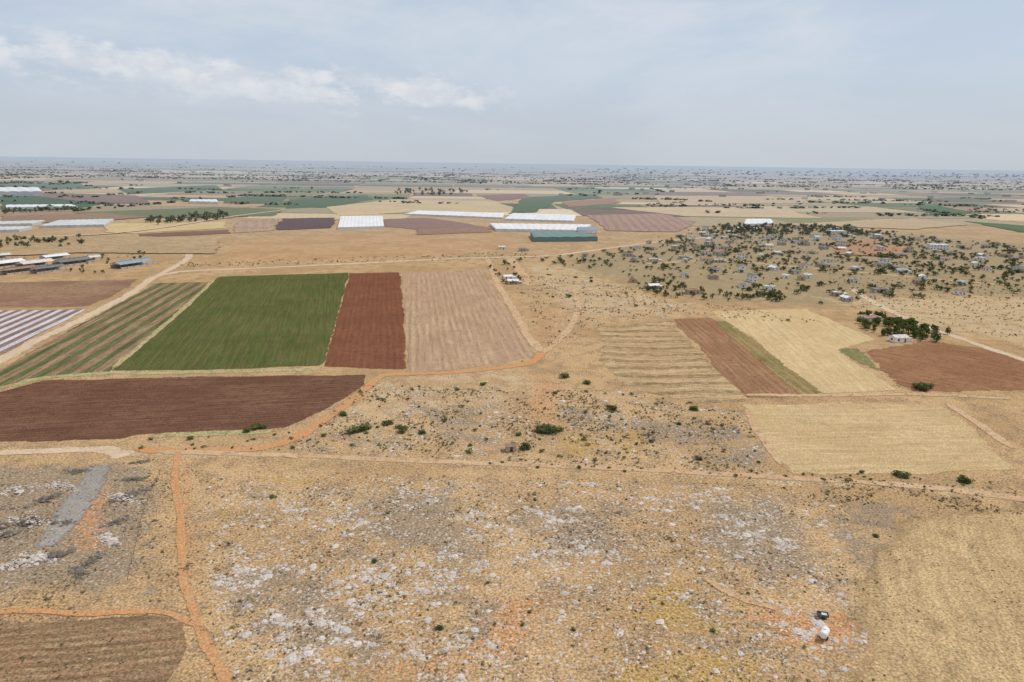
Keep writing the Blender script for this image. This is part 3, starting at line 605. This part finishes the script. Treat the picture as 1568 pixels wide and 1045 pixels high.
def cart(x,y,rot):
    e=bpy.data.objects.new('farm_cart',None); scene.collection.objects.link(e); e.location=(x,y,0); e.rotation_euler[2]=rot
    m_c=flat('cart_grey',(.12,.12,.12)); m_t=flat('tyre_black',(.03,.03,.03)); m_l=flat('cart_load',(.5,.5,.5))
    c=B(); c.box(-1.2,-.7,.6,1.2,.7,.7,0); c.box(-1.2,-.7,.703,-1.12,.7,1.2,0); c.box(1.12,-.7,.703,1.2,.7,1.2,0); c.box(-1.117,-.7,.703,1.117,-.63,1.2,0); c.box(-1.117,.63,.703,1.117,.7,1.2,0); c.box(1.203,-.05,.6,2.4,.05,.7,0); c.box(-.9,-.5,.703,.3,.5,1.0,1)
    o=mk('body',c.V,c.F,[m_c,m_l],c.M); o.parent=e
    for i,s in enumerate((-.85,.85)):
        v,fc=prism((0,s-.1,.38),(0,s+.1,.38),.38,.38,16); mk('wheel_%d'%(i+1),v,fc+[tuple(range(16)),tuple(range(16,32))],[m_t],parent=e)
X,Y=P(1261,978); tank_trailer(X,Y,.9)
X,Y=P(1259,946); cart(X,Y,2.9)
X,Y=P(782,690); house('stone_hut',X,Y,3.6,2.6,2.2,.2,'gable',W[3],RF[1])
b=B(); pts=spline([P(247,722),P(222,780),P(205,850),P(196,890)],2.5)
for p in pts: b.box(p.x-.05,p.y-.05,0,p.x+.05,p.y+.05,1.3,0)
for p,q in zip(pts,pts[1:]):
    for z in (.5,.85,1.2): b.poly([(p.x,p.y,z),(q.x,q.y,z),(q.x,q.y,z+.03),(p.x,p.y,z+.03)],0)
b.out('wire_fence',[flat('fence_post',(.2,.16,.12))],0,0,0)
# ---------------------------------------------------------------- light
EL=math.radians(58); AZ=math.radians(70)
Sd=Vector((math.cos(EL)*math.sin(AZ),math.cos(EL)*math.cos(AZ),math.sin(EL)))
sl=bpy.data.lights.new('sun','SUN'); sl.energy=2.5; sl.angle=math.radians(.6); sl.color=(1,.95,.88)
so=bpy.data.objects.new('sun',sl); scene.collection.objects.link(so); so.rotation_euler=Sd.to_track_quat('Z','Y').to_euler()
w=bpy.data.worlds.new('World'); scene.world=w; w.use_nodes=True; t=NT(w.node_tree); t.n.clear()
out=t.new('ShaderNodeOutputWorld'); bg=t.new('ShaderNodeBackground'); bg.inputs[1].default_value=.1; t.l.new(bg.outputs[0],out.inputs[0])
sky=t.new('ShaderNodeTexSky',sky_type='NISHITA'); sky.sun_disc=False; sky.sun_elevation=EL; sky.sun_rotation=AZ; sky.dust_density=2; sky.air_density=1
tc=t.new('ShaderNodeTexCoord').outputs['Generated']; sp=t.new('ShaderNodeSeparateXYZ'); t.put(sp.inputs[0],tc)
az=t.math('ARCTAN2',sp.outputs[0],sp.outputs[1]); el=t.math('ARCSINE',sp.outputs[2])
def nvec(sx,sy,o): 
    c=t.new('ShaderNodeCombineXYZ'); t.put(c.inputs[0],t.math('MULTIPLY',az,sx)); t.put(c.inputs[1],t.math('MULTIPLY',el,sy)); c.inputs[2].default_value=o; return c.outputs[0]
base=t.mix(t.step(el,.0,.35,.88,.70),sky.outputs[0],t.mix(t.step(el,0,.16),(5.6,6.15,6.85),(5.6,6.5,7.8)))
veil=t.step(t.noise(nvec(1,3.2,8),2.2,6,.6,.4),.40,.62)
veil=t.math('MULTIPLY',veil,t.step(el,.02,.22,.2,.65))
c1=t.mix(veil,base,(7.1,7.45,8.0))
el0=t.math('MULTIPLY_ADD',az,-.05,.078)
dv=t.math('SUBTRACT',el,el0)
band=t.math('MULTIPLY',t.step(dv,-.040,.0),t.step(dv,.036,.012))
fade=t.step(az,.12,-.5)
cn=t.noise(nvec(1,2.1,3),13,8,.62)
cum=t.step(t.math('ADD',t.math('ADD',cn,t.math('MULTIPLY',band,.14)),t.math('MULTIPLY',fade,.11)),.59,.75)
cum=t.math('MULTIPLY',t.math('MULTIPLY',cum,t.step(dv,-.05,.005)),t.math('MULTIPLY',t.step(dv,.045,.025),t.step(fade,0,.25)))
shade=t.step(t.noise(nvec(1,1.9,5),22,6,.6),.35,.65)
c2=t.mix(t.math('MULTIPLY',cum,.7),c1,t.mix(shade,(6.5,6.85,7.4),(8.3,8.35,8.5)))
t.put(bg.inputs[0],c2)
scene.view_settings.view_transform='Standard'; scene.view_settings.look='None'; scene.view_settings.exposure=0
